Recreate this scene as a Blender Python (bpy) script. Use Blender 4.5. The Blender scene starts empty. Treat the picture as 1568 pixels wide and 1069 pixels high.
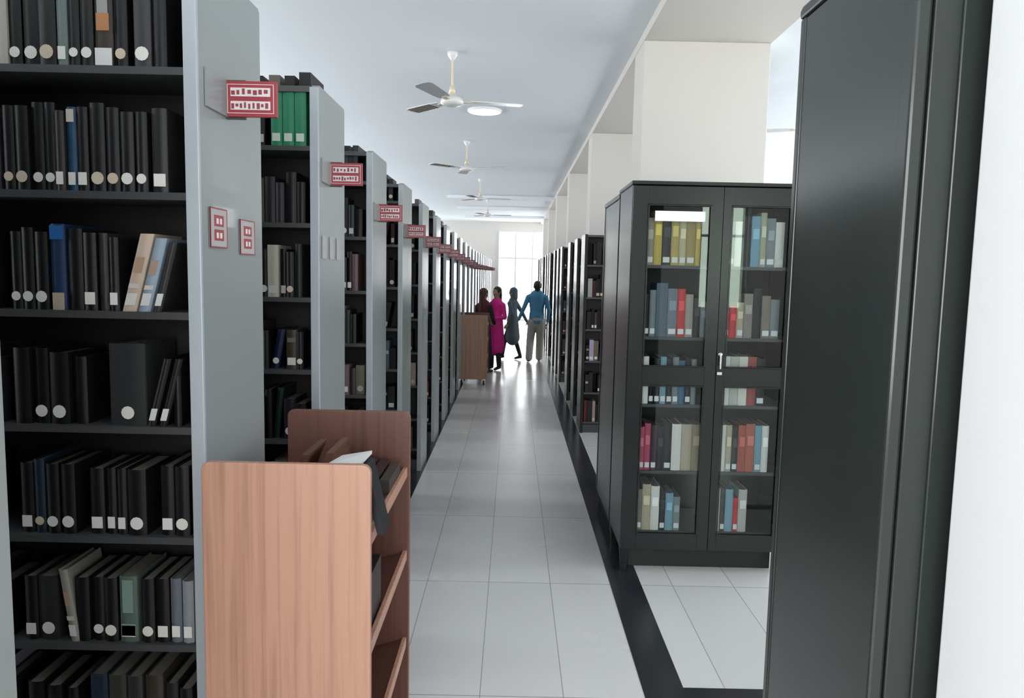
import bpy, math, random
import numpy as np
from mathutils import Vector, Matrix
random.seed(7)
S=bpy.context.scene
COL=S.collection

# ------------------------------------------------------------------ materials
def newmat(name):
    m=bpy.data.materials.new(name); m.use_nodes=True
    nt=m.node_tree; b=nt.nodes['Principled BSDF']
    return m,nt,b
def mat(name,col,rough=0.5,metal=0.0,spec=0.5,var=0.0,scale=8,bump=0.0,coat=0.0):
    m,nt,b=newmat(name)
    b.inputs['Base Color'].default_value=(*col,1)
    b.inputs['Roughness'].default_value=rough
    b.inputs['Metallic'].default_value=metal
    b.inputs['Specular IOR Level'].default_value=spec
    b.inputs['Coat Weight'].default_value=coat
    tc=nt.nodes.new('ShaderNodeTexCoord'); n=nt.nodes.new('ShaderNodeTexNoise')
    n.inputs['Scale'].default_value=scale; n.inputs['Detail'].default_value=3
    nt.links.new(tc.outputs['Object'],n.inputs['Vector'])
    if var>0:
        mx=nt.nodes.new('ShaderNodeMix'); mx.data_type='RGBA'
        mx.inputs[6].default_value=(*[c*(1-var) for c in col],1)
        mx.inputs[7].default_value=(*[min(1,c*(1+var)) for c in col],1)
        nt.links.new(n.outputs['Fac'],mx.inputs[0]); nt.links.new(mx.outputs[2],b.inputs['Base Color'])
    if bump>0:
        bp=nt.nodes.new('ShaderNodeBump'); bp.inputs['Strength'].default_value=bump; bp.inputs['Distance'].default_value=0.01
        nt.links.new(n.outputs['Fac'],bp.inputs['Height']); nt.links.new(bp.outputs['Normal'],b.inputs['Normal'])
    return m
def emis(name,col,st):
    m,nt,b=newmat(name)
    b.inputs['Base Color'].default_value=(*col,1)
    b.inputs['Emission Color'].default_value=(*col,1); b.inputs['Emission Strength'].default_value=st
    return m

M_ceil=mat('ceiling_paint',(0.77,0.82,0.855),0.8,var=0.02,scale=0.5)
M_wall=mat('wall_paint',(0.60,0.578,0.542),0.75,var=0.02,scale=1)
M_white=mat('white_paint',(0.80,0.80,0.81),0.7,var=0.015,scale=1)
M_grey=mat('rack_grey_enamel',(0.225,0.25,0.25),0.30,var=0.04,scale=2,coat=0.15)
M_greyl=mat('rack_edge_enamel',(0.33,0.365,0.39),0.3,var=0.03,scale=3)
M_shelf=mat('shelf_dark_steel',(0.045,0.047,0.05),0.38,var=0.1,scale=6)
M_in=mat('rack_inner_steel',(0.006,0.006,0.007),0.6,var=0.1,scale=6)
M_dark=mat('cabinet_charcoal',(0.011,0.013,0.013),0.25,var=0.08,scale=3,spec=.35)
M_green=mat('cabinet_greygreen',(0.026,0.032,0.029),0.19,var=0.06,scale=1.5,spec=.5)
M_chrome=mat('handle_metal',(0.7,0.7,0.7),0.2,metal=1.0)
M_red=mat('sign_red',(0.27,0.025,0.035),0.4,var=0.05)
M_paper=mat('paper_white',(0.60,0.56,0.56),0.6,var=0.03)
M_plabel=mat('label_white',(0.80,0.80,0.80),0.6,var=0.02)
M_notice=mat('paper_grey',(0.34,0.33,0.33),0.6,var=0.03)
M_ink=mat('sign_ink',(0.22,0.03,0.04),0.6)
M_stripe=mat('black_granite',(0.018,0.020,0.024),0.22,var=0.3,scale=40)
M_fan=mat('fan_cream',(0.72,0.72,0.70),0.35,var=0.04)
M_gold=mat('fan_rod_cream',(0.70,0.60,0.42),0.4,metal=0.2)
M_fand=mat('fan_band_dark',(0.10,0.08,0.06),0.4)
M_blade=mat('fan_blade_grey',(0.42,0.44,0.46),0.4,var=0.03)
M_rub=mat('rubber',(0.02,0.02,0.02),0.6)
M_alu=mat('window_frame_alu',(0.55,0.57,0.58),0.4,metal=0.3)
M_lamp=emis('lamp_glow',(0.95,0.98,1.0),4)
M_leaf=mat('hedge_leaf',(0.10,0.30,0.05),0.7,var=0.5,scale=9,bump=1.0)

# floor tiles
def floor_mat():
    m,nt,b=newmat('floor_tile'); N=nt.nodes; L=nt.links
    tc=N.new('ShaderNodeTexCoord'); sep=N.new('ShaderNodeSeparateXYZ'); L.new(tc.outputs['Object'],sep.inputs[0])
    def line(out,off,per,w):
        a=N.new('ShaderNodeMath'); a.operation='SUBTRACT'; L.new(out,a.inputs[0]); a.inputs[1].default_value=off
        p=N.new('ShaderNodeMath'); p.operation='PINGPONG'; L.new(a.outputs[0],p.inputs[0]); p.inputs[1].default_value=per/2
        l=N.new('ShaderNodeMath'); l.operation='LESS_THAN'; L.new(p.outputs[0],l.inputs[0]); l.inputs[1].default_value=w
        return l.outputs[0]
    lx=line(sep.outputs['X'],0.237,0.338,0.0018); ly=line(sep.outputs['Y'],2.87,1.12,0.0025)
    mx=N.new('ShaderNodeMath'); mx.operation='MAXIMUM'; L.new(lx,mx.inputs[0]); L.new(ly,mx.inputs[1])
    def idx(out,off,per):
        a=N.new('ShaderNodeMath'); a.operation='SUBTRACT'; L.new(out,a.inputs[0]); a.inputs[1].default_value=off
        d=N.new('ShaderNodeMath'); d.operation='DIVIDE'; L.new(a.outputs[0],d.inputs[0]); d.inputs[1].default_value=per
        f=N.new('ShaderNodeMath'); f.operation='FLOOR'; L.new(d.outputs[0],f.inputs[0]); return f.outputs[0]
    cb=N.new('ShaderNodeCombineXYZ'); L.new(idx(sep.outputs['X'],0.237,0.338),cb.inputs[0]); L.new(idx(sep.outputs['Y'],2.87,1.12),cb.inputs[1])
    wn=N.new('ShaderNodeTexWhiteNoise'); L.new(cb.outputs[0],wn.inputs['Vector'])
    tone=N.new('ShaderNodeMix'); tone.data_type='RGBA'
    tone.inputs[6].default_value=(0.505,0.505,0.50,1); tone.inputs[7].default_value=(0.555,0.555,0.548,1)
    L.new(wn.outputs['Value'],tone.inputs[0])
    g=N.new('ShaderNodeMix'); g.data_type='RGBA'; L.new(mx.outputs[0],g.inputs[0]); L.new(tone.outputs[2],g.inputs[6]); g.inputs[7].default_value=(0.24,0.24,0.235,1)
    L.new(g.outputs[2],b.inputs['Base Color'])
    n=N.new('ShaderNodeTexNoise'); n.inputs['Scale'].default_value=1.7; L.new(tc.outputs['Object'],n.inputs['Vector'])
    r=N.new('ShaderNodeMapRange'); r.inputs[3].default_value=0.18; r.inputs[4].default_value=0.32; L.new(n.outputs['Fac'],r.inputs[0]); L.new(r.outputs[0],b.inputs['Roughness'])
    b.inputs['Specular IOR Level'].default_value=.4
    return m
M_floor=floor_mat()

def wood_mat(name,c1,c2):
    m,nt,b=newmat(name); N=nt.nodes; L=nt.links
    tc=N.new('ShaderNodeTexCoord'); mp=N.new('ShaderNodeMapping'); mp.inputs['Scale'].default_value=(42,42,1.0)
    L.new(tc.outputs['Object'],mp.inputs[0])
    n=N.new('ShaderNodeTexNoise'); n.inputs['Scale'].default_value=1.6; n.inputs['Detail'].default_value=8; n.inputs['Distortion'].default_value=0.4
    L.new(mp.outputs[0],n.inputs['Vector'])
    cr=N.new('ShaderNodeValToRGB'); cr.color_ramp.elements[0].position=0.30; cr.color_ramp.elements[0].color=(*c1,1)
    cr.color_ramp.elements[1].position=0.55; cr.color_ramp.elements[1].color=(*c2,1)
    L.new(n.outputs['Fac'],cr.inputs[0]); L.new(cr.outputs[0],b.inputs['Base Color'])
    b.inputs['Roughness'].default_value=0.42
    return m
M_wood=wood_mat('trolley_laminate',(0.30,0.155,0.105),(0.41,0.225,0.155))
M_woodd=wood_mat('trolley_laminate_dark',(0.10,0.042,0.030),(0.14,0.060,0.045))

def glass_mat():
    m=bpy.data.materials.new('cabinet_glass'); m.use_nodes=True; nt=m.node_tree; N=nt.nodes; L=nt.links
    N.remove(N['Principled BSDF']); o=N['Material Output']
    t=N.new('ShaderNodeBsdfTransparent'); t.inputs[0].default_value=(0.90,0.93,0.93,1)
    g=N.new('ShaderNodeBsdfGlossy'); g.inputs['Roughness'].default_value=0.015
    f=N.new('ShaderNodeFresnel'); f.inputs[0].default_value=1.36
    mx=N.new('ShaderNodeMixShader'); L.new(f.outputs[0],mx.inputs[0]); L.new(t.outputs[0],mx.inputs[1]); L.new(g.outputs[0],mx.inputs[2]); L.new(mx.outputs[0],o.inputs[0])
    return m
M_glass=glass_mat()
def attr_mat():
    m,nt,b=newmat('book_cloth'); a=nt.nodes.new('ShaderNodeAttribute'); a.attribute_name='Col'
    nt.links.new(a.outputs['Color'],b.inputs['Base Color']); b.inputs['Roughness'].default_value=0.42; b.inputs['Specular IOR Level'].default_value=.25
    return m
M_book=attr_mat()

# ------------------------------------------------------------------ mesh builder
class MB:
    def __init__(s): s.v=[];s.f=[];s.m=[];s.c=[];s.mats=[];s.smooth=[]
    def mi(s,m):
        if m not in s.mats: s.mats.append(m)
        return s.mats.index(m)
    def face(s,pts,m,c=(1,1,1),sm=False):
        b=len(s.v); s.v.extend(pts); s.f.append(tuple(range(b,b+len(pts)))); s.m.append(s.mi(m)); s.c.append(c); s.smooth.append(sm)
    def mesh(s,vs,fs,m,c=(1,1,1),sm=False):
        b=len(s.v); s.v.extend(vs); i=s.mi(m)
        for f in fs: s.f.append(tuple(b+k for k in f)); s.m.append(i); s.c.append(c); s.smooth.append(sm)
    def box(s,x0,x1,y0,y1,z0,z1,m,c=(1,1,1),lean=0.0,zb=None,leany=0.0):
        zb=z0 if zb is None else zb
        vs=[(x+(z-zb)*lean,y+(z-zb)*leany,z) for z in(z0,z1) for y in(y0,y1) for x in(x0,x1)]
        s.mesh(vs,[(0,2,3,1),(4,5,7,6),(0,1,5,4),(2,6,7,3),(0,4,6,2),(1,3,7,5)],m,c)
    def prism(s,poly,axis,a,b_,m,c=(1,1,1)):
        def P(p,t): return (p[0],t,p[1]) if axis=='y' else ((t,p[0],p[1]) if axis=='x' else (p[0],p[1],t))
        n=len(poly); vs=[P(p,a) for p in poly]+[P(p,b_) for p in poly]
        fs=[tuple(range(n-1,-1,-1)),tuple(range(n,2*n))]+[(i,(i+1)%n,n+(i+1)%n,n+i) for i in range(n)]
        s.mesh(vs,fs,m,c)
    def lathe(s,prof,cx,cy,cz,m,n=24,axis='z'):
        vs=[]
        for r,z in prof:
            for k in range(n):
                a=2*math.pi*k/n; p=(r*math.cos(a),r*math.sin(a),z)
                if axis=='x': p=(p[2],p[0],p[1])
                if axis=='y': p=(p[0],p[2],p[1])
                vs.append((cx+p[0],cy+p[1],cz+p[2]))
        fs=[]
        for j in range(len(prof)-1):
            for k in range(n): fs.append((j*n+k,j*n+(k+1)%n,(j+1)*n+(k+1)%n,(j+1)*n+k))
        s.mesh(vs,fs,m,sm=True)
    def build(s,name,parent=None,bevel=0,loc=(0,0,0),fix=True):
        me=bpy.data.meshes.new(name); me.from_pydata([tuple(v) for v in s.v],[],s.f)
        for m in s.mats: me.materials.append(m)
        me.polygons.foreach_set('material_index',s.m); me.polygons.foreach_set('use_smooth',s.smooth)
        ca=me.color_attributes.new('Col','FLOAT_COLOR','CORNER')
        arr=[]
        for f,c in zip(s.f,s.c): arr.extend([c[0],c[1],c[2],1.0]*len(f))
        ca.data.foreach_set('color',arr)
        if fix:
            import bmesh
            bm=bmesh.new(); bm.from_mesh(me); bmesh.ops.recalc_face_normals(bm,faces=bm.faces); bm.to_mesh(me); bm.free()
        me.update()
        o=bpy.data.objects.new(name,me); COL.objects.link(o); o.location=loc
        if parent: o.parent=parent
        if bevel:
            bv=o.modifiers.new('bevel','BEVEL'); bv.width=bevel; bv.segments=2; bv.limit_method='ANGLE'
        return o
def empty(name,loc=(0,0,0)):
    e=bpy.data.objects.new(name,None); COL.objects.link(e); e.location=loc; e.empty_display_size=0.2; return e

# ------------------------------------------------------------------ room shell
XL,XR,YB,YF,ZC=-5.0,5.5,-3.0,27.0,3.5
b=MB(); b.box(XL,XR,YB,YF,-0.1,0,M_floor); b.build('floor')
b=MB(); b.box(XL,XR,YB,YF,ZC,ZC+0.15,M_ceil); b.build('ceiling')
def side_wall(name,x0,x1):
    b=MB()
    b.box(x0,x1,YB,YF,0,1.0,M_wall); b.box(x0,x1,YB,YF,3.2,ZC,M_wall)
    y=YB
    while y<YF-0.1:
        b.box(x0,x1,y,min(y+0.5,YF),1.0,3.2,M_wall); y+=3.75
    b.build(name)
side_wall('wall_left',XL-0.2,XL); side_wall('wall_right',XR,XR+0.2)
def win_frames(x):
    global WN
    y=YB
    while y<YF-0.1:
        y0=y+0.5; y1=min(y+3.75,YF)
        if y1-y0>0.5:
            b=MB(); w=0.05
            b.box(x-.03,x+.03,y0,y1,1.0,1.0+w,M_alu); b.box(x-.03,x+.03,y0,y1,3.2-w,3.2,M_alu); b.box(x-.03,x+.03,y0,y1,2.45,2.5,M_alu)
            for t in (0,1/3,2/3,1):
                yy=y0+(y1-y0-w)*t; b.box(x-.029,x+.029,yy,yy+w,1.0+w,3.2-w,M_alu)
            WN+=1
            b.build('window_%d'%WN)
        y+=3.75
WN=0
win_frames(XL-0.1); win_frames(XR+0.1)
b=MB()
b.box(XL,-0.55,YF,YF+.2,0,ZC,M_wall); b.box(1.25,XR,YF,YF+.2,0,ZC,M_wall); b.box(-0.55,1.25,YF,YF+.2,3.15,ZC,M_wall)
b.build('wall_far')
b=MB()
for x in (-0.57,0.04,0.64,1.23): b.box(x,x+.035,YF-.07,YF-.01,0.001,3.17,M_alu)
for z in (0.001,2.2,3.14): b.box(-0.57,1.265,YF-.06,YF-.02,z,z+.035,M_alu)
b.build('door_1')
b=MB()
b.box(XL,-3.0,YB-.2,YB,0,ZC,M_wall); b.box(1.5,2.78,YB-.2,YB,0,ZC,M_wall); b.box(3.5,XR,YB-.2,YB,0,ZC,M_wall)
b.box(-3.0,1.5,YB-.2,YB,0,0.8,M_wall); b.box(-3.0,1.5,YB-.2,YB,3.1,ZC,M_wall)
b.box(2.78,3.5,YB-.2,YB,0,1.2,M_wall); b.box(2.78,3.5,YB-.2,YB,2.8,ZC,M_wall)
b.build('wall_back')
b=MB()
for k in range(5): b.box(-3+k*1.1125,-3+k*1.1125+.05,YB-.13,YB-.07,0.8,3.1,M_alu)
for z in (0.8,2.3,3.05): b.box(-3,1.5,YB-.12,YB-.08,z,z+.05,M_alu)
WN+=1; b.build('window_%d'%WN)
b=MB()
for x in (2.78,3.12,3.46): b.box(x,x+.04,YB-.13,YB-.07,1.2,2.8,M_alu)
for z in (1.2,2.3,2.76): b.box(2.78,3.5,YB-.12,YB-.08,z,z+.04,M_alu)
WN+=1; b.build('window_%d'%WN)
for k,y in enumerate((5.75,9.45,13.2,16.95,20.7,24.45)):
    b=MB(); b.box(0.93,1.87,y,y+0.42,0,3.43,M_wall); b.box(0.92,1.88,y-.01,y+.43,0,0.1,M_stripe); b.build('column',bevel=0.006)
b=MB(); b.box(0.828,1.25,-0.3,1.375,0,ZC,M_white); b.build('wall_near_right',bevel=0.008)
tn=0
tn+=1; b=MB(); b.box(0.93,1.87,1.45,YF,3.43,ZC,M_wall); b.build('trim_%d'%tn)
for y in (18.0,21.0,24.3):
    tn+=1; b=MB(); b.box(-1.6,0.93,y,y+.25,ZC-.07,ZC,M_ceil); b.build('trim_%d'%tn)
def stripe(x0,x1,y0,y1):
    global tn; tn+=1; b=MB(); b.box(x0,x1,y0,y1,-0.004,0.0015,M_stripe); b.build('trim_%d'%tn)
stripe(0.568,0.74,YB,YF-1); stripe(-0.88,-0.735,YB,YF-1); stripe(0.74,2.6,2.86,2.96); 

# ------------------------------------------------------------------ books
BL=(0.005,0.005,0.006)
PAL=[BL]*15+[(0.012,0.012,0.014)]*5+[(0.018,0.017,0.016),(0.03,0.008,0.008),(0.008,0.015,0.028),(0.008,0.022,0.016),(0.16,0.145,0.12),(0.04,0.03,0.024),(0.06,0.06,0.065),(0.10,0.085,0.07)]
PALM=[(0.20,0.17,0.13),(0.28,0.26,0.22),(0.07,0.08,0.10),(0.15,0.025,0.02),(0.03,0.05,0.08),(0.02,0.02,0.02),(0.33,0.32,0.30),(0.09,0.06,0.045),(0.16,0.18,0.19),(0.05,0.09,0.08)]
WH=(0.60,0.585,0.55); CR=(0.48,0.40,0.31); PG=(0.20,0.185,0.16)
def book(b,x,w,yf,d,z,h,c,label=None,lean=0.0,lc=WH,detail=True,band=None):
    if detail:
        t=0.0035
        b.box(x,x+t,yf+.006,yf+d,z,z+h,M_book,c,lean); b.box(x+w-t,x+w,yf+.006,yf+d,z,z+h,M_book,c,lean)
        n=5; pts=[]
        for i in range(n+1):
            u=i/n; pts.append((x+w*u, yf+0.007-0.007*math.sin(math.pi*u)))
        vs=[(p[0]+(zz-z)*lean,p[1],zz) for zz in(z,z+h) for p in pts]
        fs=[(i,i+1,n+2+i,n+1+i) for i in range(n)]
        b.mesh(vs,fs,M_book,c,sm=True)
        b.box(x+t,x+w-t,yf+.008,yf+d-.004,z+.003,z+h-.005,M_book,PG,lean,zb=z)
    else:
        b.box(x,x+w,yf,yf+d,z,z+h,M_book,c,lean)
    yl=yf-0.0012
    cx=x+w/2
    if label=='c':
        r=min(w*0.42,0.0165); zc=z+0.032
        b.face([(cx+r*math.cos(a)+(zc-z)*lean,yl,zc+r*math.sin(a)) for a in [2*math.pi*k/12 for k in range(12)]],M_book,lc)
    elif label=='s':
        r=w*0.38; z0,z1=z+.015,z+.045
        b.face([(cx-r+(z0-z)*lean,yl,z0),(cx+r+(z0-z)*lean,yl,z0),(cx+r+(z1-z)*lean,yl,z1),(cx-r+(z1-z)*lean,yl,z1)],M_book,lc)
    if band:
        for (f0,f1,bc,fr) in band:
            r=w*fr; z0,z1=z+h*f0,z+h*f1
            b.face([(cx-r+(z0-z)*lean,yl,z0),(cx+r+(z0-z)*lean,yl,z0),(cx+r+(z1-z)*lean,yl,z1),(cx-r+(z1-z)*lean,yl,z1)],M_book,bc)
def fill_row(b,x0,x1,yf,z,hmax,pal,detail,wmin=.022,wmax=.05,gap=0.08,dark=True,dep=(0.15,0.19)):
    x=x0
    while x<x1-0.02:
        if random.random()<gap: x+=random.uniform(.02,.09); continue
        w=random.uniform(wmin,wmax)
        if x+w>x1: break
        h=hmax*random.uniform(0.62,0.93); c=random.choice(pal)
        c=tuple(v*random.uniform(.8,1.25) for v in c)
        lab=random.choice(['c','s','s',None,None]) if dark else random.choice(['s',None,'s',None])
        band=None
        if random.random()<.16:
            bc=random.choice([(0.2,0.17,0.10),(0.3,0.3,0.29),(0.12,0.12,0.12)]); f=random.uniform(.5,.75); band=[(f,f+.12,bc,.38)]
        lean=0.0
        if random.random()<.08: lean=random.choice([.1,.18]); 
        if lean and x+w+lean*h>x1: lean=0.0
        book(b,x,w,yf+random.uniform(0.0,.025),random.uniform(*dep),z,h,c,lab,lean,detail=detail,lc=random.choice([WH,WH,CR,(0.4,.4,.4)]),band=band)
        x+=w+random.uniform(.0005,.004)+lean*h

# ------------------------------------------------------------------ left racks
XP=-0.76; DEP=0.455; PITCH=1.11; YN0=1.83
SH=[2.168,1.875,1.586,1.30,1.017,0.733,0.45,0.19]
HS=[2.45,2.45,2.40,2.33,2.29,2.26,2.24,2.22,2.20,2.18,2.16,2.14,2.12]
def sign(e,x,y,z,flip=1,s=1.0):
    b=MB()
    w=0.135*s*flip
    xa,xb=sorted((x,x+w))
    b.box(xa,xb,y,y+.012,z-.045,z+.045,M_red)
    for (z0,z1) in ((.006,.028),(-.028,-.006)):
        b.box(xa+.016,xb-.016,y-.002,y,z+z0,z+z1,M_paper)
    for (p,q,r,t) in((xa+.007,xb-.007,.0355,.037),(xa+.007,xb-.007,-.037,-.0355),(xa+.007,xa+.0085,-.0355,.0355),(xb-.0085,xb-.007,-.0355,.0355)):
        b.box(p,q,y-.0015,y,z+r,z+t,M_paper)
    for (z0,z1,n) in ((z+.008,z+.026,7),(z-.026,z-.008,9)):
        q=xa+.018; wd=(xb-xa-.036)/n
        for i in range(n):
            b.box(q+i*wd,q+i*wd+wd*random.uniform(.45,.75),y-.003,y-.002,z0+random.uniform(0,.006),z1-random.uniform(0,.006),M_ink)
    b.build('sign_plate',parent=e)
    b=MB(); b.box(x+.001,x+.006,y-.13*s,y+.012,z-.046,z+.046,M_grey); b.box(x+.001,x+.05,y+.012,y+.02,z-.05,z+.05,M_shelf)
    b.build('sign_bracket',parent=e)
def rack(name,xin,xout,yn,H,shelves,mp,medge,near,withsign,sgn=-1):
    e=empty(name,(0,0,0))
    x0,x1=min(xin,xout),max(xin,xout)
    b=MB()
    pan=0.03
    for xe in (xin,xout):
        d=pan if xe==x0 else -pan
        a,c=sorted((xe,xe+d))
        top=H
        b.prism([(yn+.012,0),(yn+DEP,0),(yn+DEP,top-.01),(yn+DEP-.012,top),(yn+.03,top),(yn+.012,top-.015)],'x',a,c,mp)
        b.box(a-.0015,c+.0015,yn,yn+.014,0,top-.012,medge)
    b.build('end_panels',parent=e,bevel=0.002 if near else 0)
    b=MB()
    nb=max(1,round((x1-x0)/0.9)); bw=(x1-x0-2*pan)/nb
    for k in range(1,nb):
        xx=x0+pan+bw*k; b.box(xx-.012,xx+.012,yn+.005,yn+DEP-.005,0,H-.03,M_shelf)
    b.box(x0+pan,x1-pan,yn+DEP/2-.004,yn+DEP/2+.004,.05,H-.03,M_in)
    for z in shelves:
        if z<H-.12: b.box(x0+pan,x1-pan,yn+.004,yn+DEP-.004,z-.018,z,M_shelf)
    b.box(x0+pan,x1-pan,yn+.004,yn+DEP-.004,H-.03,H-.008,M_shelf)
    b.box(x0+pan,x1-pan,yn+.03,yn+DEP-.03,0,.09,M_shelf)
    b.build('shelf_boards',parent=e)
    if withsign:
        sign(e,xin,yn+.175,H-.315)
    return e,x0+pan,x1-pan,nb,bw

bk=MB()
RS=0.00158
def px(p): return -(784-p)*RS
custom={
 0:[(0,14,.2,(.35,.33,.3),None),(14,20,.2,BL,'c'),(36,24,.2,BL,'c'),(62,27,.2,(.012,.012,.012),'k'),(90,16,.2,(.11,.15,.14),'s'),(107,17,.2,BL,'c'),(125,20,.19,BL,'c'),(146,28,.2,(.03,.025,.02),'B'),(175,20,.19,BL,'k'),(205,27,.2,(.03,.03,.033),'c'),(236,20,.19,BL,None)],
 1:[(0,18,.2,BL,'k'),(19,22,.2,BL,'k'),(42,19,.21,BL,'c'),(62,18,.21,BL,'c'),(81,15,.19,(.02,.018,.016),'s'),(97,15,.2,(.012,.05,.10),'T'),(113,18,.2,BL,'s'),(133,24,.21,BL,'k'),(158,21,.2,BL,'k'),(180,22,.19,BL,'c'),(204,19,.19,BL,'c'),(228,25,.2,(.015,.015,.015),'s')],
 2:[(0,18,.19,BL,'c'),(19,20,.2,BL,'c'),(40,22,.19,BL,'c'),(64,24,.21,(.012,.03,.08),'K'),(90,25,.2,BL,None),(116,22,.19,BL,'s'),(140,14,.19,(.025,.025,.025),None),(156,16,.18,BL,'s'),('lean',176,24,.19,(.42,.33,.26)),('lean',201,20,.18,(.22,.28,.34)),('lean',224,14,.17,(.02,.02,.02))],
 3:[(0,28,.19,BL,None),(30,24,.19,BL,'c'),(56,33,.18,BL,'c'),(92,22,.17,BL,None),(150,60,.205,(.022,.023,.024),'c'),('lean',210,14,.17,BL),('lean',228,14,.17,BL),(252,12,.16,BL,None)],
 4:[(0,22,.18,BL,'s'),(23,18,.19,(.008,.018,.03),'k'),(43,22,.18,BL,'c'),(67,24,.18,BL,'c'),(112,24,.17,BL,'s'),(138,16,.17,BL,'s'),(156,16,.17,BL,'s'),(174,32,.17,BL,'c'),(226,22,.18,BL,'s'),(250,24,.18,BL,'c')],
 5:[(0,22,.17,BL,'s'),(22,34,.17,(.02,.02,.02),'c'),('leanl',62,16,.19,(.22,.21,.18)),(84,24,.17,BL,None),(110,20,.17,BL,'c'),(131,23,.17,BL,'c'),(156,30,.175,(.08,.11,.09),'G'),(192,22,.17,BL,'c'),(215,22,.17,BL,'s'),(238,18,.17,(.10,.12,.14),'s'),(258,18,.165,(.2,.21,.22),'s')],
 6:[(0,28,.17,BL,None),(30,26,.16,BL,'c'),(60,20,.15,BL,None),(100,30,.19,(.012,.02,.035),None),(132,30,.19,(.03,.028,.025),'s'),(164,26,.19,(.02,.02,.02),'c'),(192,30,.19,(.035,.028,.022),None),(226,20,.17,(.012,.012,.012),'s'),(250,22,.16,BL,'c')],
}
racks_n=22
for i in range(-1,racks_n):
    yn=YN0+PITCH*i-(.065 if i<0 else 0)
    near=i<=3
    xo=-3.5
    H=HS[min(i+1,len(HS)-1)]
    e,x0,x1,nb,bw=rack('library_bookshelf',XP,xo,yn,H,SH,M_grey,M_greyl,near,True)
    if i<0: 
        continue
    lim = x0 if i<3 else (x1-1.9 if i<8 else x1-1.0)
    for r,z in enumerate(SH):
        if z>H-.12: continue
        xa=lim
        xend=x1-.004
        if i==0 and r in custom:
            xend=-1.245
            for q in custom[r]:
                if q[0] in('lean','leanl'):
                    ln=.26 if q[0]=='lean' else -.14
                    off=0 if q[0]=='lean' else 14
                    X=px(q[1]+off); 
                    lt=q[4][0]>.15
                    book(bk,X,q[2]*RS*.9,yn+.012,.16,z,q[3],q[4],'s',ln,lc=(.5,.5,.48),band=[(.3,.36,(.45,.42,.38),.4),(.5,.7,(.33,.22,.16),.3)] if lt else None)
                    continue
                X=px(q[0]); w=q[1]*RS*.96; L=q[4]; band=None; lc=WH
                if L=='k': L='c'; lc=CR
                if L=='B': L=None; band=[(.02,.22,(.55,.55,.55),.48),(.42,.62,(.35,.16,.07),.36),(.62,.9,(.25,.25,.24),.3)]
                if L=='T': L='s'; band=[(.82,.97,(.42,.40,.34),.4)]
                if L=='K': L=None; band=[(.0,.2,(.38,.31,.25),.4),(.82,.98,(.02,.1,.28),.45)]
                if L=='G': L='s'; band=[(.1,.28,(.2,.28,.25),.4),(.45,.95,(.16,.23,.2),.3)]
                book(bk,X,w,yn+.012+random.uniform(0,.012),.17,z,q[2],q[3],L,lc=lc,band=band)
        if i==1 and r==0:
            xend=-0.965
            for k in range(3): book(bk,-0.945+k*.046,.044,yn+.012,.17,z,.215,(.015,.16,.08),None,band=[(.08,.22,(.42,.48,.4),.35)])
        edges=[x0]+[x0+bw*j for j in range(1,nb)]+[x1]
        for j in range(nb):
            a,c=edges[j]+.014,edges[j+1]-.014
            a=max(a,xa); c=min(c,xend)
            if c-a>.05: fill_row(bk,a,c,yn+.012,z,.225 if r else .2,PAL if (i*7+r*3+j)%5 else PAL+PALM*2,i<=2)
for i in range(1,7):
    yn=YN0+PITCH*i; x=-1.2
    while x<-.82:
        w=random.uniform(.04,.09)
        if random.random()<.6: book(bk,x,w*.7,yn+.05,.2,HS[i+1]-.008,random.uniform(.03,.07),random.choice(PAL),None,detail=False)
        x+=w
bk.build('library_books',fix=False)

def notice(y0,y1,z0,z1):
    b=MB(); x=XP+.0015
    b.box(x,x+.003,y0,y1,z0,z1,M_notice)
    t=.003; X1=x+.004
    for (a,c,d,f) in((y0,y1,z0,z0+t),(y0,y1,z1-t,z1),(y0,y0+t,z0+t,z1-t),(y1-t,y1,z0+t,z1-t)): b.box(x+.001,X1,a,c,d,f,M_red)
    ym=(y0+y1)/2; h=(z1-z0)
    for q in (.18,.54): 
        b.box(x+.001,X1,ym-.030,ym+.030,z0+h*q,z0+h*(q+.28),M_red)
        for s_ in (-.018,.004): b.box(x+.001,X1+.001,ym+s_,ym+s_+.012,z0+h*(q+.06),z0+h*(q+.2),M_paper)
    b.build('paper_notice')
notice(1.885,1.995,1.748,1.848); notice(2.09,2.205,1.735,1.832)
def notice_plain(yn):
    b=MB(); x=XP+.0015
    for k in range(3): b.box(x,x+.003,yn+.05+k*.12,yn+.12+k*.12,1.74,1.83,M_notice)
    b.build('paper_label_strip')
notice_plain(YN0+PITCH)

# ------------------------------------------------------------------ right racks (dark)
bk=MB()
DSH=[1.80,1.46,1.12,0.78,0.44,0.12]
for j,yn in enumerate([7.95,8.9,10.0,11.7,12.65,13.75,15.45,16.4,17.5,19.2,20.1,21.3,22.9]):
    DEP=0.44
    e,x0,x1,nb,bw=rack('steel_bookcase',0.745,2.9,yn,2.12,DSH,M_dark,M_dark,False,False,1)
    for r,z in enumerate(DSH):
        edges=[x0]+[x0+bw*q for q in range(1,nb)]+[x1]
        for q in range(nb if j<2 else 1):
            fill_row(bk,edges[q]+.014,edges[q+1]-.014,yn+.012,z,.26,PAL+PALM,False)
bk.build('bookcase_books',fix=False)

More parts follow.
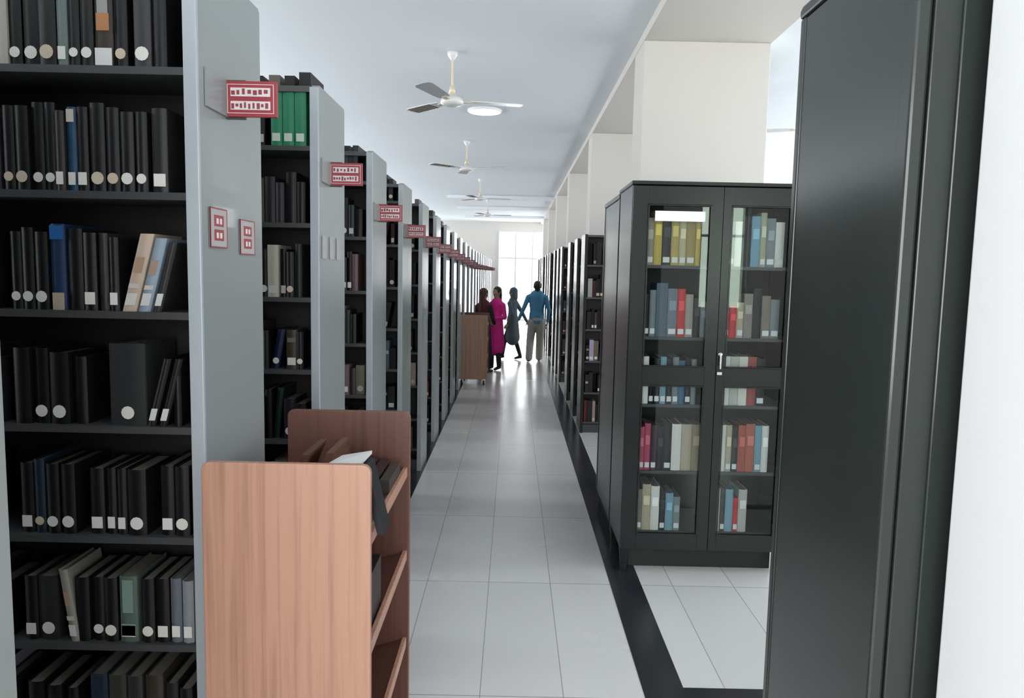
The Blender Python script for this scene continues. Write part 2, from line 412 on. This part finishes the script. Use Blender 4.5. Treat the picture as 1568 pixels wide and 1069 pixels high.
# ------------------------------------------------------------------ glass-door cabinet
def glass_cabinet():
    e=empty('glass_door_bookcase')
    x0,x1,y0,y1,zb,H=0.645,1.60,4.17,4.66,0.13,2.215
    b=MB(); t=.022
    b.box(x0,x0+t,y0+.022,y1,zb,H-.02,M_dark); b.box(x1-t,x1,y0+.022,y1,zb,H-.02,M_dark)
    b.box(x0+t,x1-t,y1-.012,y1,zb,H-.02,M_in); b.box(x0+t,x1-t,y0+.022,y1-.012,zb,zb+.03,M_dark)
    b.box(x0-.008,x1+.008,y0-.006,y1+.004,H-.02,H,M_dark)
    for (a,c) in((x0,y0+.022),(x1-.05,y0+.022),(x0,y1-.05),(x1-.05,y1-.05)):
        b.prism([(a,0.13),(a+.05,0.13),(a+.04,0.0),(a+.01,0.0)],'y',c,c+.045,M_dark)
    b.box(x0+.06,x1-.06,y0+.10,y0+.12,0,zb,M_in)  # dark board added to stand for the shade under the cabinet
    b.build('carcass',parent=e,bevel=.003)
    b=MB()
    for z in (1.76,1.36,.975,.59,.235): b.box(x0+t,x1-t,y0+.04,y1-.015,z-.018,z,M_shelf)
    b.build('shelves',parent=e)
    xm=1.1425
    for n,(a,c) in enumerate(((x0+.002,xm-.0015),(xm+.0015,x1-.002))):
        b=MB()
        if n==0: la,lc=a+.082,c-.062
        else: la,lc=a+.045,c-.08
        b.box(a,la,y0,y0+.02,zb+.005,H-.025,M_dark); b.box(lc,c,y0,y0+.02,zb+.005,H-.025,M_dark)
        b.box(la,lc,y0,y0+.02,2.09,H-.025,M_dark); b.box(la,lc,y0,y0+.02,1.09,1.195,M_dark); b.box(la,lc,y0,y0+.02,zb+.005,.225,M_dark)
        for (q0,q1) in((1.195,2.09),(.225,1.09)):
            b.box(la,la+.008,y0-.004,y0,q0,q1,M_dark); b.box(lc-.008,lc,y0-.004,y0,q0,q1,M_dark)
            b.box(la,lc,y0-.004,y0,q0,q0+.008,M_dark); b.box(la,lc,y0-.004,y0,q1-.008,q1,M_dark)
        b.build('door_frame_%d'%(n+1),parent=e,bevel=.002)
        b=MB(); b.box(la,lc,y0+.010,y0+.014,.225,1.09,M_glass); b.box(la,lc,y0+.010,y0+.014,1.195,2.09,M_glass)
        b.build('glass_pane_%d'%(n+1),parent=e)
    b=MB()
    b.lathe([(0,-.012),(.012,-.012),(.012,0),(0,0)],xm+.018,y0-.001,1.27,M_chrome,16,'y')
    b.box(xm+.013,xm+.022,y0-.028,y0-.018,1.19,1.28,M_chrome); b.box(xm+.013,xm+.022,y0-.02,y0,1.19,1.205,M_chrome); b.box(xm+.013,xm+.022,y0-.02,y0,1.265,1.28,M_chrome)
    b.box(xm+.004,xm+.032,y0-.012,y0,1.155,1.172,M_chrome)
    b.build('door_handle',parent=e,bevel=.002)
    b=MB(); b.box(.77,1.045,y0+.003,y0+.008,2.00,2.055,M_plabel); b.build('paper_label',parent=e)
    b=MB()
    def R(x,lst,z,yo=.05):
        for (w,h,c,l) in lst:
            if c: book(b,x,w-.002,y0+yo,.2,z,h,c,'s' if l else None,lc=(.72,.72,.72),band=[(.55,.75,tuple(min(1,v*1.6+.03) for v in c),.36)] if random.random()<.6 else None)
            x+=w
    Y=(.55,.42,.11);T=(.45,.38,.28);Wt=(.72,.70,.65);G=(.20,.23,.25);D=(.012,.012,.015);Rd=(.55,.03,.04);Bu=(.05,.14,.26);LB=(.18,.34,.44);Pk=(.42,.09,.14)
    R(.735,[(.045,.26,(.3,.27,.22),1),(.045,.3,Y,0),(.05,.28,D,1),(.045,.29,(.45,.34,.10),1),(.04,.27,(.5,.44,.28),1),(.05,.28,(.34,.26,.10),1),(.03,.27,Y,0)],1.76)
    R(1.19,[(.04,.25,G,1),(.04,.25,Wt,0),(.05,.28,D,0),(.05,.28,LB,0),(.035,.3,(.4,.4,.28),1),(.05,.27,G,1),(.05,.25,Wt,1)],1.76)
    R(.735,[(.035,.24,D,1),(.035,.26,G,1),(.065,.3,(.08,.12,.16),0),(.055,.27,(.15,.18,.22),1),(.045,.27,Rd,1),(.045,.24,(.32,.30,.26),1),(.04,.22,D,0),(.04,.2,G,0)],1.36)
    R(1.19,[(.03,.16,Rd,1),(.04,.18,Rd,0),(.04,.2,T,1),(.05,.25,(.25,.22,.2),0),(.05,.28,D,0),(.05,.24,(.22,.18,.15),1),(.05,.22,G,1)],1.36)
    R(.735,[(.045,.27,Wt,0),(.03,.2,D,1),(.035,.26,D,1),(.035,.27,LB,1),(.035,.26,D,1),(.035,.27,G,1),(.035,.25,Bu,0),(.035,.27,D,1),(.03,.26,G,0)],.975)
    R(1.19,[(.05,.28,Wt,0),(.05,.28,(.5,.5,.45),0),(.05,.28,Wt,0),(.05,.28,(.34,.08,.07),0),(.05,.27,D,1)],.975)
    R(.735,[(.035,.25,Pk,1),(.035,.27,Pk,1),(.035,.26,(.07,.04,.06),1),(.04,.25,D,0),(.045,.27,D,1),(.055,.27,Wt,0),(.06,.27,T,0),(.05,.27,(.28,.22,.15),0),(.03,.25,Wt,0)],.59)
    R(1.19,[(.045,.27,Wt,0),(.035,.27,T,1),(.035,.26,D,1),(.045,.27,(.4,.09,.07),0),(.05,.28,(.42,.12,.08),0),(.04,.27,LB,1),(.04,.27,Wt,0)],.59)
    R(.735,[(.035,.24,(.18,.18,.15),1),(.05,.27,T,0),(.05,.26,Wt,0),(.035,.24,D,1),(.045,.22,LB,0),(.04,.2,G,1)],.235)
    R(1.19,[(.03,.25,Wt,1),(.03,.25,D,1),(.045,.25,LB,0),(.03,.2,Rd,1),(.05,.25,(.5,.48,.45),0)],.235)
    b.build('cabinet_books',parent=e,fix=False)
glass_cabinet()

def plain_cabinet(name,x0,x1,y0,y1,H,m,zb=0.10):
    e=empty(name); b=MB()
    b.box(x0+.004,x1-.004,y0+.02,y1,zb,H-.03,m)
    b.prism([(y0-.002,H-.03),(y1+.004,H-.03),(y1+.004,H-.008),(y1-.012,H),(y0+.02,H),(y0-.002,H-.01)],'x',x0-.002,x1+.002,m)
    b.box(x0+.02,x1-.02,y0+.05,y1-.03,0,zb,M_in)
    b.box(x0,x0+.03,y0,y0+.045,zb,H-.03,m); b.box(x1-.03,x1,y0,y0+.045,zb,H-.03,m)
    b.box(x0,x0+.02,y1-.03,y1+.001,zb,H-.03,m)
    b.build('carcass',parent=e,bevel=.006)
    xm=(x0+x1)/2
    for k,(a,c) in enumerate(((x0+.034,xm-.002),(xm+.002,x1-.034))):
        b=MB(); b.box(a,c,y0+.002,y0+.02,zb+.02,H-.06,m)
        b.box(a+.05,c-.05,y0-.004,y0+.002,zb+.08,H-.12,m)
        b.build('door_panel_%d'%(k+1),parent=e,bevel=.004)
    b=MB(); b.box(xm+.02,xm+.035,y0-.033,y0-.022,1.0,1.14,M_chrome); b.box(xm+.02,xm+.035,y0-.024,y0+.003,1.0,1.015,M_chrome); b.box(xm+.02,xm+.035,y0-.024,y0+.003,1.125,1.14,M_chrome)
    b.build('door_handle',parent=e)
plain_cabinet('steel_cabinet',.65,1.6,4.74,5.5,2.205,M_dark)
plain_cabinet('steel_cabinet',.722,1.25,1.42,2.0,2.39,M_green)

# ------------------------------------------------------------------ trolley
def trolley(name,x0,x1,y0,y1,H,mf,md):
    e=empty(name); t=.02
    def panel(y,m):
        b=MB(); r=.02; zb=.09; poly=[(x0,zb),(x1,zb)]
        for k in range(5):
            a=math.pi/2*k/4; poly.append((x1-r+r*math.cos(a),H-r+r*math.sin(a)))
        for k in range(5):
            a=math.pi/2+math.pi/2*k/4; poly.append((x0+r+r*math.cos(a),H-r+r*math.sin(a)))
        b.prism(poly,'y',y,y+t,m); return b
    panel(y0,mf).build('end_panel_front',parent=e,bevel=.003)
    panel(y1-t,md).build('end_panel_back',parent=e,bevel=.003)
    b=MB(); xm=(x0+x1)/2
    for z in (.98,.70,.40,.14):
        z=z*H/1.23
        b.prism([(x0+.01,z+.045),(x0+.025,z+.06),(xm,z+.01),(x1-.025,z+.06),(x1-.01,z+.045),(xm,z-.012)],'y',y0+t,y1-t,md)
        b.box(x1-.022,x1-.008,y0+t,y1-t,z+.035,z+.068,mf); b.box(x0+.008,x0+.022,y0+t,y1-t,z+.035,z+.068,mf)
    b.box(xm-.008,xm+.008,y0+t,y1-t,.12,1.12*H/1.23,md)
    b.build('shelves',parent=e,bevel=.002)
    b=MB()
    for xx in (x0+.05,x1-.05):
        for yy in (y0+.05,y1-.05):
            b.lathe([(0,-.014),(.03,-.014),(.036,-.008),(.036,.008),(.03,.014),(0,.014)],xx,yy,.0362,M_rub,20,'x')
            b.box(xx-.02,xx-.016,yy-.012,yy+.012,.03,.09,M_chrome); b.box(xx+.016,xx+.02,yy-.012,yy+.012,.03,.09,M_chrome); b.box(xx-.025,xx+.025,yy-.025,yy+.025,.083,.09,M_chrome)
    b.build('caster_wheels',parent=e)
    return e
e=trolley('book_trolley',-.730,-.328,1.735,2.44,1.240,M_wood,M_woodd)
b=MB()
b.mesh([(-.45,1.775,1.226),(-.36,1.775,1.236),(-.348,1.86,1.246),(-.425,1.87,1.230),(-.45,1.775,1.218),(-.36,1.775,1.228),(-.348,1.86,1.238),(-.425,1.87,1.222)],[(0,1,2,3),(4,7,6,5),(0,4,5,1),(1,5,6,2),(2,6,7,3),(3,7,4,0)],M_book,(.62,.62,.62))
b.box(-.318,-.302,1.77,1.86,1.058,1.226,M_book,(.006,.007,.010),lean=-.24,zb=1.058)
b.box(-.62,-.60,2.0,2.2,1.06,1.195,M_book,(.10,.042,.03),lean=.4,zb=1.06)
b.box(-.56,-.54,2.05,2.25,1.05,1.19,M_book,(.12,.055,.035),lean=.35,zb=1.05)
for k in range(4): b.box(-.48+k*.034,-.452+k*.034,2.14,2.35,1.03,1.12-.01*k,M_book,random.choice([(.02,.02,.02),(.03,.012,.012),(.04,.035,.03)]))
for k in range(5): b.box(-.50+k*.03,-.474+k*.03,1.85,2.03,.765,.95-.01*k,M_book,random.choice([(.01,.01,.01),(.02,.012,.012)]))
b.build('trolley_books',parent=e)
e2=trolley('book_trolley',-.80,-.37,11.2,11.95,1.06,M_wood,M_woodd)

# ------------------------------------------------------------------ fans
def fan(x,y,zh,ang,r=.60):
    e=empty('ceiling_fan',(x,y,zh)); b=MB()
    b.lathe([(0,.05),(.03,.05),(.035,.03),(.08,.02),(.095,-.005),(.095,-.025),(.07,-.04),(.03,-.05),(0,-.05)],0,0,0,M_fan,28)
    b.build('motor_housing',parent=e)
    b=MB(); b.lathe([(.010,.04),(.010,ZC-zh-.04)],0,0,0,M_gold,12); b.lathe([(.0,.05),(.03,.05),(.02,.11),(.011,.12)],0,0,0,M_gold,16)
    b.lathe([(.011,ZC-zh-.07),(.04,ZC-zh-.03),(.045,ZC-zh-.001),(0,ZC-zh-.001)],0,0,0,M_fan,20)
    b.build('down_rod',parent=e)
    for k in range(3):
        b=MB(); a=math.radians(ang+120*k)
        b.box(.08,.18,-.018,.018,-.012,-.006,M_gold)
        top=[(.15,-.045),(.25,-.058),(r-.05,-.07),(r-.01,-.055),(r,0),(r-.01,.055),(r-.05,.07),(.25,.058),(.15,.045)]
        b.prism(top,'z',-.006,0.0,M_blade if k==0 else M_fan)
        if k==2:
            for q in range(7): b.box(.26+q*.045,.288+q*.045,-.058,.058,-.0075,-.006,M_fand)
        o=b.build('blade_%d'%(k+1),parent=e); 
        o.rotation_euler=(Matrix.Rotation(a,3,'Z')@Matrix.Rotation(math.radians(10 if k==0 else 4),3,'X')).to_euler()
fan(-.54,6.4,3.11,-108)
fan(-.68,10.6,3.13,-20); fan(-.68,14.8,3.13,10); fan(-.68,19.0,3.13,5)
fan(2.75,7.2,3.1,40)
e=empty('ceiling_light',(-.36,8.6,ZC)); b=MB(); b.lathe([(.0,0),(.19,0),(.19,-.02),(.178,-.025)],0,0,0,M_white,32); b.build('rim',parent=e)
b=MB(); b.lathe([(.178,-.024),(.15,-.03),(.08,-.034),(0,-.035)],0,0,0,M_lamp,32); b.build('diffuser',parent=e)

# ------------------------------------------------------------------ people
def tube(p0,p1,r0,r1,fx=1,fy=1,n=16,cap=4):
    p0=Vector(p0);p1=Vector(p1); ax=(p1-p0); L=ax.length
    ax=ax/L if L>1e-6 else Vector((0,0,1))
    u=ax.cross(Vector((0,1,0))); 
    if u.length<.2: u=ax.cross(Vector((1,0,0)))
    u.normalize(); w=ax.cross(u)
    rings=[]
    for k in range(cap):
        a=-math.pi/2+math.pi/2*(k+.15)/cap; rings.append((p0+ax*r0*math.sin(a)*min(1,(fx+fy)/2+.2),r0*math.cos(a)))
    for k in range(5): t=k/4; rings.append((p0.lerp(p1,t),r0+(r1-r0)*t))
    for k in range(cap):
        a=math.pi/2*(k+.85)/cap; rings.append((p1+ax*r1*math.sin(a)*min(1,(fx+fy)/2+.2),r1*math.cos(a)))
    vs=[];fs=[]
    for c,r in rings:
        for k in range(n):
            a=2*math.pi*k/n; o=(u*math.cos(a)+w*math.sin(a))*r
            vs.append((c.x+o.x*fx,c.y+o.y*fy,c.z+o.z))
    m=len(rings)
    for j in range(m-1):
        for k in range(n): fs.append((j*n+k,j*n+(k+1)%n,(j+1)*n+(k+1)%n,(j+1)*n+k))
    fs.append(tuple(range(n-1,-1,-1))); fs.append(tuple((m-1)*n+k for k in range(n)))
    return vs,fs
def person(name,loc,heading,H,prims,post):
    s=H/1.75
    b=MB()
    for (p0,p1,r0,r1,m,fx,fy) in prims:
        vs,fs=tube(p0,p1,r0,r1,fx,fy); b.mesh(vs,fs,m)
    o=b.build('tmp'); md=o.modifiers.new('r','REMESH'); md.mode='VOXEL'; md.voxel_size=.0085; md.use_smooth_shade=True
    sm=o.modifiers.new('s','SMOOTH'); sm.factor=.5; sm.iterations=4
    dg=bpy.context.evaluated_depsgraph_get(); me=bpy.data.meshes.new_from_object(o.evaluated_get(dg))
    nv=len(me.vertices); co=np.zeros(nv*3); me.vertices.foreach_get('co',co); co=co.reshape(-1,3)
    faces=[tuple(p.vertices) for p in me.polygons]
    cen=np.array([co[list(f)].mean(axis=0) for f in faces])
    best=np.full(len(faces),1e9); bi=np.zeros(len(faces),int)
    mats=[]
    for (p0,p1,r0,r1,m,fx,fy) in prims:
        if m not in mats: mats.append(m)
        a=np.array(p0,float);c=np.array(p1,float);d=c-a; L2=max(1e-9,d.dot(d))
        t=np.clip(((cen-a)@d)/L2,0,1); q=cen-(a+t[:,None]*d); q[:,0]/=fx; q[:,1]/=fy
        dist=np.linalg.norm(q,axis=1)-(r0+(r1-r0)*t)
        k=dist<best; best[k]=dist[k]; bi[k]=mats.index(m)
    out=MB()
    for m in mats: out.mi(m)
    out.v=[tuple(v) for v in co]; out.f=faces; out.m=[int(x) for x in bi]; out.c=[(1,1,1)]*len(faces); out.smooth=[True]*len(faces)
    for (p0,p1,r0,r1,m,fx,fy) in post:
        vs,fs=tube(p0,p1,r0,r1,fx,fy,n=10,cap=3); out.mesh(vs,fs,m,sm=True)
    bpy.data.objects.remove(o); 
    ob=out.build(name,fix=False)
    ob.scale=(s,s,s); ob.rotation_euler=(0,0,heading); 
    zmin=min(v[2] for v in out.v); ob.location=(loc[0],loc[1],-zmin*s+.001)
    return ob
def hand(w,d,side,nrm,skin,post,curl=.35,thumbside=1):
    w=Vector(w);d=Vector(d).normalized();side=Vector(side).normalized();nrm=Vector(nrm).normalized()
    lens=[.066,.075,.070,.055]
    for k in range(4):
        o=(k-1.5)*.0185
        base=w+d*.085+side*o*1.05
        post.append((tuple(w+d*.005+side*o*.7),tuple(base),.0145,.0125,skin,1,1))
        p=base; dirv=(d+side*(k-1.5)*.05).normalized(); L=lens[k]; ang=curl*.5
        for q,(fr,rr) in enumerate(((.45,.0092),(.3,.0083),(.25,.0075))):
            dv=(dirv*math.cos(ang)+nrm*math.sin(ang)); p2=p+dv*L*fr*1.15
            post.append((tuple(p),tuple(p2),rr,rr*.93,skin,1,1)); p=p2; ang+=curl
    t0=w+d*.025-side*.026*thumbside; t1=w+d*.055-side*.052*thumbside+nrm*.012; t2=t1+d*.032-side*.008*thumbside+nrm*.008; t3=t2+d*.024+nrm*.006
    post+= [(tuple(t0),tuple(t1),.015,.0115,skin,1,1),(tuple(t1),tuple(t2),.0115,.010,skin,1,1),(tuple(t2),tuple(t3),.0098,.0085,skin,1,1)]
def head(P,post,skin,hair,long=0,scarf=None):
    P+= [((0,0,1.46),(0,.005,1.54),.052,.05,skin,1,1),
         ((0,.0,1.655),(0,.012,1.615),.083,.076,skin,.9,1.08),
         ((0,.035,1.575),(0,.05,1.553),.052,.034,skin,1,1),
         ((0,.088,1.63),(0,.108,1.600),.010,.014,skin,1,1),
         ((-.078,-.003,1.635),(-.079,0,1.605),.016,.011,skin,.5,1),((.078,-.003,1.635),(.079,0,1.605),.016,.011,skin,.5,1)]
    if scarf is None:
        P+= [((0,-.016,1.668),(0,-.012,1.655),.091,.088,hair,.92,1.08),((0,-.04,1.64),(0,-.045,1.585),.078,.06,hair,.98,.9)]
        if long: P+= [((0,-.06,1.6),(0,-.085,1.60-long),.075,.05,hair,1.05,.6)]
    else:
        P+= [((0,-.014,1.665),(0,-.01,1.645),.096,.094,scarf,.94,1.06),((0,-.03,1.62),(0,-.03,1.50),.088,.09,scarf,1,.95),
             ((0,.0,1.49),(0,-.005,1.40),.085,.15,scarf,1.1,.7)]
    ew=bpy.data.materials.get('eye_white') or mat('eye_white',(.7,.7,.68),.3); ed=bpy.data.materials.get('eye_dark') or mat('eye_dark',(.02,.012,.01),.2)
    lip=bpy.data.materials.get('lips') or mat('lips',(.35,.12,.10),.5)
    for sx in(-1,1):
        post.append(((sx*.031,.080,1.632),(sx*.033,.080,1.632),.0125,.0125,ew,1,1)); post.append(((sx*.031,.090,1.632),(sx*.0311,.0905,1.632),.006,.006,ed,1,1))
        post.append(((sx*.018,.090,1.652),(sx*.045,.083,1.654),.004,.003,hair,1,1))
    post.append(((-.018,.086,1.572),(.018,.086,1.572),.006,.006,lip,1,1))
def leg(P,sx,hip,knee,ank,toe,m,shoe,rk=(.085,.058,.045)):
    P+= [(hip,knee,rk[0],rk[1],m,1,1),(knee,ank,rk[1],rk[2],m,1,1)]
    a=Vector(ank); t=Vector(toe); P+= [((a.x,a.y-.02,a.z-.045),(a.x,a.y+.03,a.z-.05),.036,.038,shoe,1,1),((a.x,a.y+.03,a.z-.052),tuple(t),.037,.028,shoe,1.05,1)]
def arm(P,post,sh,el,wr,m,skin,rr=(.055,.043,.034),side=(0,1,0),nrm=(-1,0,0),ts=1):
    P.append((sh,el,rr[0],rr[1],m,1,1)); P.append((el,wr,rr[1],rr[2],m,1,1))
    d=(Vector(wr)-Vector(el)).normalized(); w2=Vector(wr)+d*.03
    post.append((tuple(Vector(wr)-d*.03),tuple(w2),.026,.024,skin,1,1))
    hand(w2,d,side,nrm,skin,post,thumbside=ts)

SK=mat('skin_brown',(.46,.28,.19),.5,var=.05,scale=20); HR=mat('hair_black',(.018,.014,.012),.45,var=.2,scale=60)
SHOE=mat('shoe_black',(.03,.03,.03),.4)
BLUE=mat('shirt_blue',(.09,.31,.50),.8,var=.12,scale=12,bump=.2); KHA=mat('trouser_khaki',(.48,.47,.42),.85,var=.1,scale=10,bump=.2)
PINK=mat('kurta_magenta',(.92,.03,.33),.75,var=.12,scale=12,bump=.2); BLK=mat('cloth_black',(.02,.018,.021),.8,var=.1,scale=12,bump=.2)
TEAL=mat('coat_slate',(.09,.12,.14),.8,var=.15,scale=10,bump=.2); MAR=mat('shawl_maroon',(.12,.025,.035),.8,var=.1,scale=10,bump=.2)
HRB=mat('hair_brown',(.08,.028,.02),.5,var=.2,scale=60)
P=[];Q=[]
head(P,Q,SK,HR)
P+= [((0,.0,1.40),(0,0,1.22),.165,.155,BLUE,1.05,.66),((0,0,1.22),(0,0,1.04),.152,.150,BLUE,1,.70),((0,0,1.04),(0,-.0,.93),.155,.16,BLUE,1.03,.75),
     ((-.06,0,1.44),(-.165,0,1.405),.062,.062,BLUE,1,1),((.06,0,1.44),(.165,0,1.405),.062,.062,BLUE,1,1),((0,0,1.48),(0,0,1.455),.06,.075,BLUE,1,1),
     ((0,-.01,.93),(0,0,.87),.145,.13,KHA,1.05,.78)]
leg(P,-1,(-.085,0,.88),(-.12,.09,.49),(-.15,-.02,.10),(-.17,.12,.035),KHA,SHOE,(.102,.084,.076))
leg(P,1,(.085,0,.88),(.09,.10,.48),(.085,.17,.10),(.10,.32,.035),KHA,SHOE,(.102,.084,.076))
arm(P,Q,(-.19,0,1.40),(-.29,-.02,1.15),(-.38,.04,.93),BLUE,SK,side=(0,1,0),nrm=(1,0,0),ts=-1)
arm(P,Q,(.19,0,1.40),(.25,-.05,1.13),(.24,.05,.89),BLUE,SK,side=(0,1,0),nrm=(-1,0,0),ts=-1)
person('man',(.46,14.35),math.radians(3),1.56,P,Q)
P=[];Q=[]
head(P,Q,SK,HR,scarf=TEAL)
P+= [((0,.0,1.38),(0,0,1.2),.145,.135,TEAL,1.05,.7),((0,0,1.2),(0,0,1.0),.13,.15,TEAL,1,.75),((0,0,1.0),(0,-.01,.55),.155,.20,TEAL,1,.85),
     ((-.05,0,1.42),(-.15,0,1.38),.055,.055,TEAL,1,1),((.05,0,1.42),(.15,0,1.38),.055,.055,TEAL,1,1)]
leg(P,-1,(-.08,0,.85),(-.09,.16,.48),(-.08,.22,.12),(-.08,.36,.035),BLK,SHOE,(.08,.058,.045))
leg(P,1,(.08,0,.85),(.09,-.04,.48),(.08,-.18,.12),(.08,-.05,.035),BLK,SHOE,(.08,.058,.045))
arm(P,Q,(-.17,0,1.37),(-.22,-.10,1.12),(-.20,.02,.90),TEAL,SK,side=(0,1,0),nrm=(1,0,0),ts=-1)
arm(P,Q,(.17,0,1.37),(.23,-.14,1.14),(.24,-.26,.94),TEAL,SK,side=(0,1,0),nrm=(-1,0,0),ts=-1)
person('woman',(.0,14.7),math.radians(62),1.42,P,Q)
P=[];Q=[]
head(P,Q,SK,HR,long=.25)
P+= [((0,.0,1.38),(0,0,1.2),.145,.130,PINK,1.05,.7),((0,0,1.2),(0,0,1.0),.128,.15,PINK,1,.75),((0,0,1.0),(0,0,.50),.155,.20,PINK,1,.8),
     ((-.05,0,1.42),(-.15,0,1.38),.055,.055,PINK,1,1),((.05,0,1.42),(.15,0,1.38),.055,.055,PINK,1,1)]
leg(P,-1,(-.08,0,.85),(-.09,.04,.48),(-.09,.0,.11),(-.10,.14,.035),BLK,SHOE,(.08,.062,.05))
leg(P,1,(.08,0,.85),(.09,.05,.48),(.09,.04,.11),(.11,.18,.035),BLK,SHOE,(.08,.062,.05))
arm(P,Q,(-.17,0,1.37),(-.23,.0,1.12),(-.12,.20,1.10),PINK,SK,side=(0,0,1),nrm=(1,0,0),ts=-1)
arm(P,Q,(.17,0,1.37),(.23,-.04,1.12),(.22,.04,.90),PINK,SK,side=(0,1,0),nrm=(-1,0,0),ts=-1)
person('woman',(-.28,13.1),math.radians(140),1.46,P,Q)
P=[];Q=[]
head(P,Q,SK,HRB,long=.30)
P+= [((0,.0,1.38),(0,0,1.2),.145,.132,MAR,1.05,.7),((0,0,1.2),(0,0,1.0),.13,.15,BLK,1,.75),((0,0,1.0),(0,0,.38),.155,.21,BLK,1,.8),
     ((-.05,0,1.42),(-.15,0,1.38),.055,.055,MAR,1,1),((.05,0,1.42),(.15,0,1.38),.055,.055,MAR,1,1)]
leg(P,-1,(-.08,0,.85),(-.09,.04,.48),(-.09,.0,.11),(-.10,.14,.035),BLK,SHOE,(.08,.062,.05))
leg(P,1,(.08,0,.85),(.09,.05,.48),(.09,.02,.11),(.11,.16,.035),BLK,SHOE,(.08,.062,.05))
arm(P,Q,(-.17,0,1.37),(-.22,.04,1.12),(-.10,.22,1.05),BLK,SK,side=(0,0,1),nrm=(1,0,0),ts=-1)
arm(P,Q,(.17,0,1.37),(.22,.04,1.12),(.10,.22,1.02),BLK,SK,side=(0,0,1),nrm=(-1,0,0),ts=-1)
person('woman',(-.49,12.7),math.radians(-40),1.44,P,Q)

# ------------------------------------------------------------------ light
w=bpy.data.worlds.new('sky'); S.world=w; w.use_nodes=True
bg=w.node_tree.nodes['Background']; bg.inputs[0].default_value=(.88,.94,1,1); bg.inputs[1].default_value=2.0
def area(name,loc,rot,sx,sy,p,col=(1,1,1)):
    l=bpy.data.lights.new(name,'AREA'); l.shape='RECTANGLE'; l.size=sx; l.size_y=sy; l.energy=p; l.color=col
    o=bpy.data.objects.new(name,l); COL.objects.link(o); o.location=loc; o.rotation_euler=rot
R90=math.radians(90)
area('daylight_right',(XR+.35,12,2.1),(0,R90,0),2.3,30,1180,(.96,.98,1))
area('fill_light_left',(XL-.35,12,2.1),(0,-R90,0),2.3,30,1240,(.96,.98,1))  # added fill that lights the ceiling; the windows on this side are unseen
area('daylight_far',(.35,YF+.3,1.6),(-R90,0,0),2.0,3.2,170,(1,1,1))
area('fill_light_back',(-.75,YB-.35,1.95),(R90,0,0),4.6,2.4,300,(1,.99,.97))  # added fill from behind the camera, brightens the trolley front
area('daylight_back_small',(3.14,YB-.3,2.0),(R90,0,0),.72,1.6,40,(.80,1,.78))

# ------------------------------------------------------------------ camera
c=bpy.data.cameras.new('camera'); co=bpy.data.objects.new('camera',c); COL.objects.link(co); S.camera=co
c.sensor_width=36; c.lens=26.4; c.clip_start=.05
R=Matrix.Rotation(math.radians(90-5.8),4,'X')@Matrix.Rotation(math.radians(1.2),4,'Z')
co.matrix_world=Matrix.Translation((0,0,1.7))@R
S.view_settings.view_transform='Standard'
S.view_settings.exposure=0.0
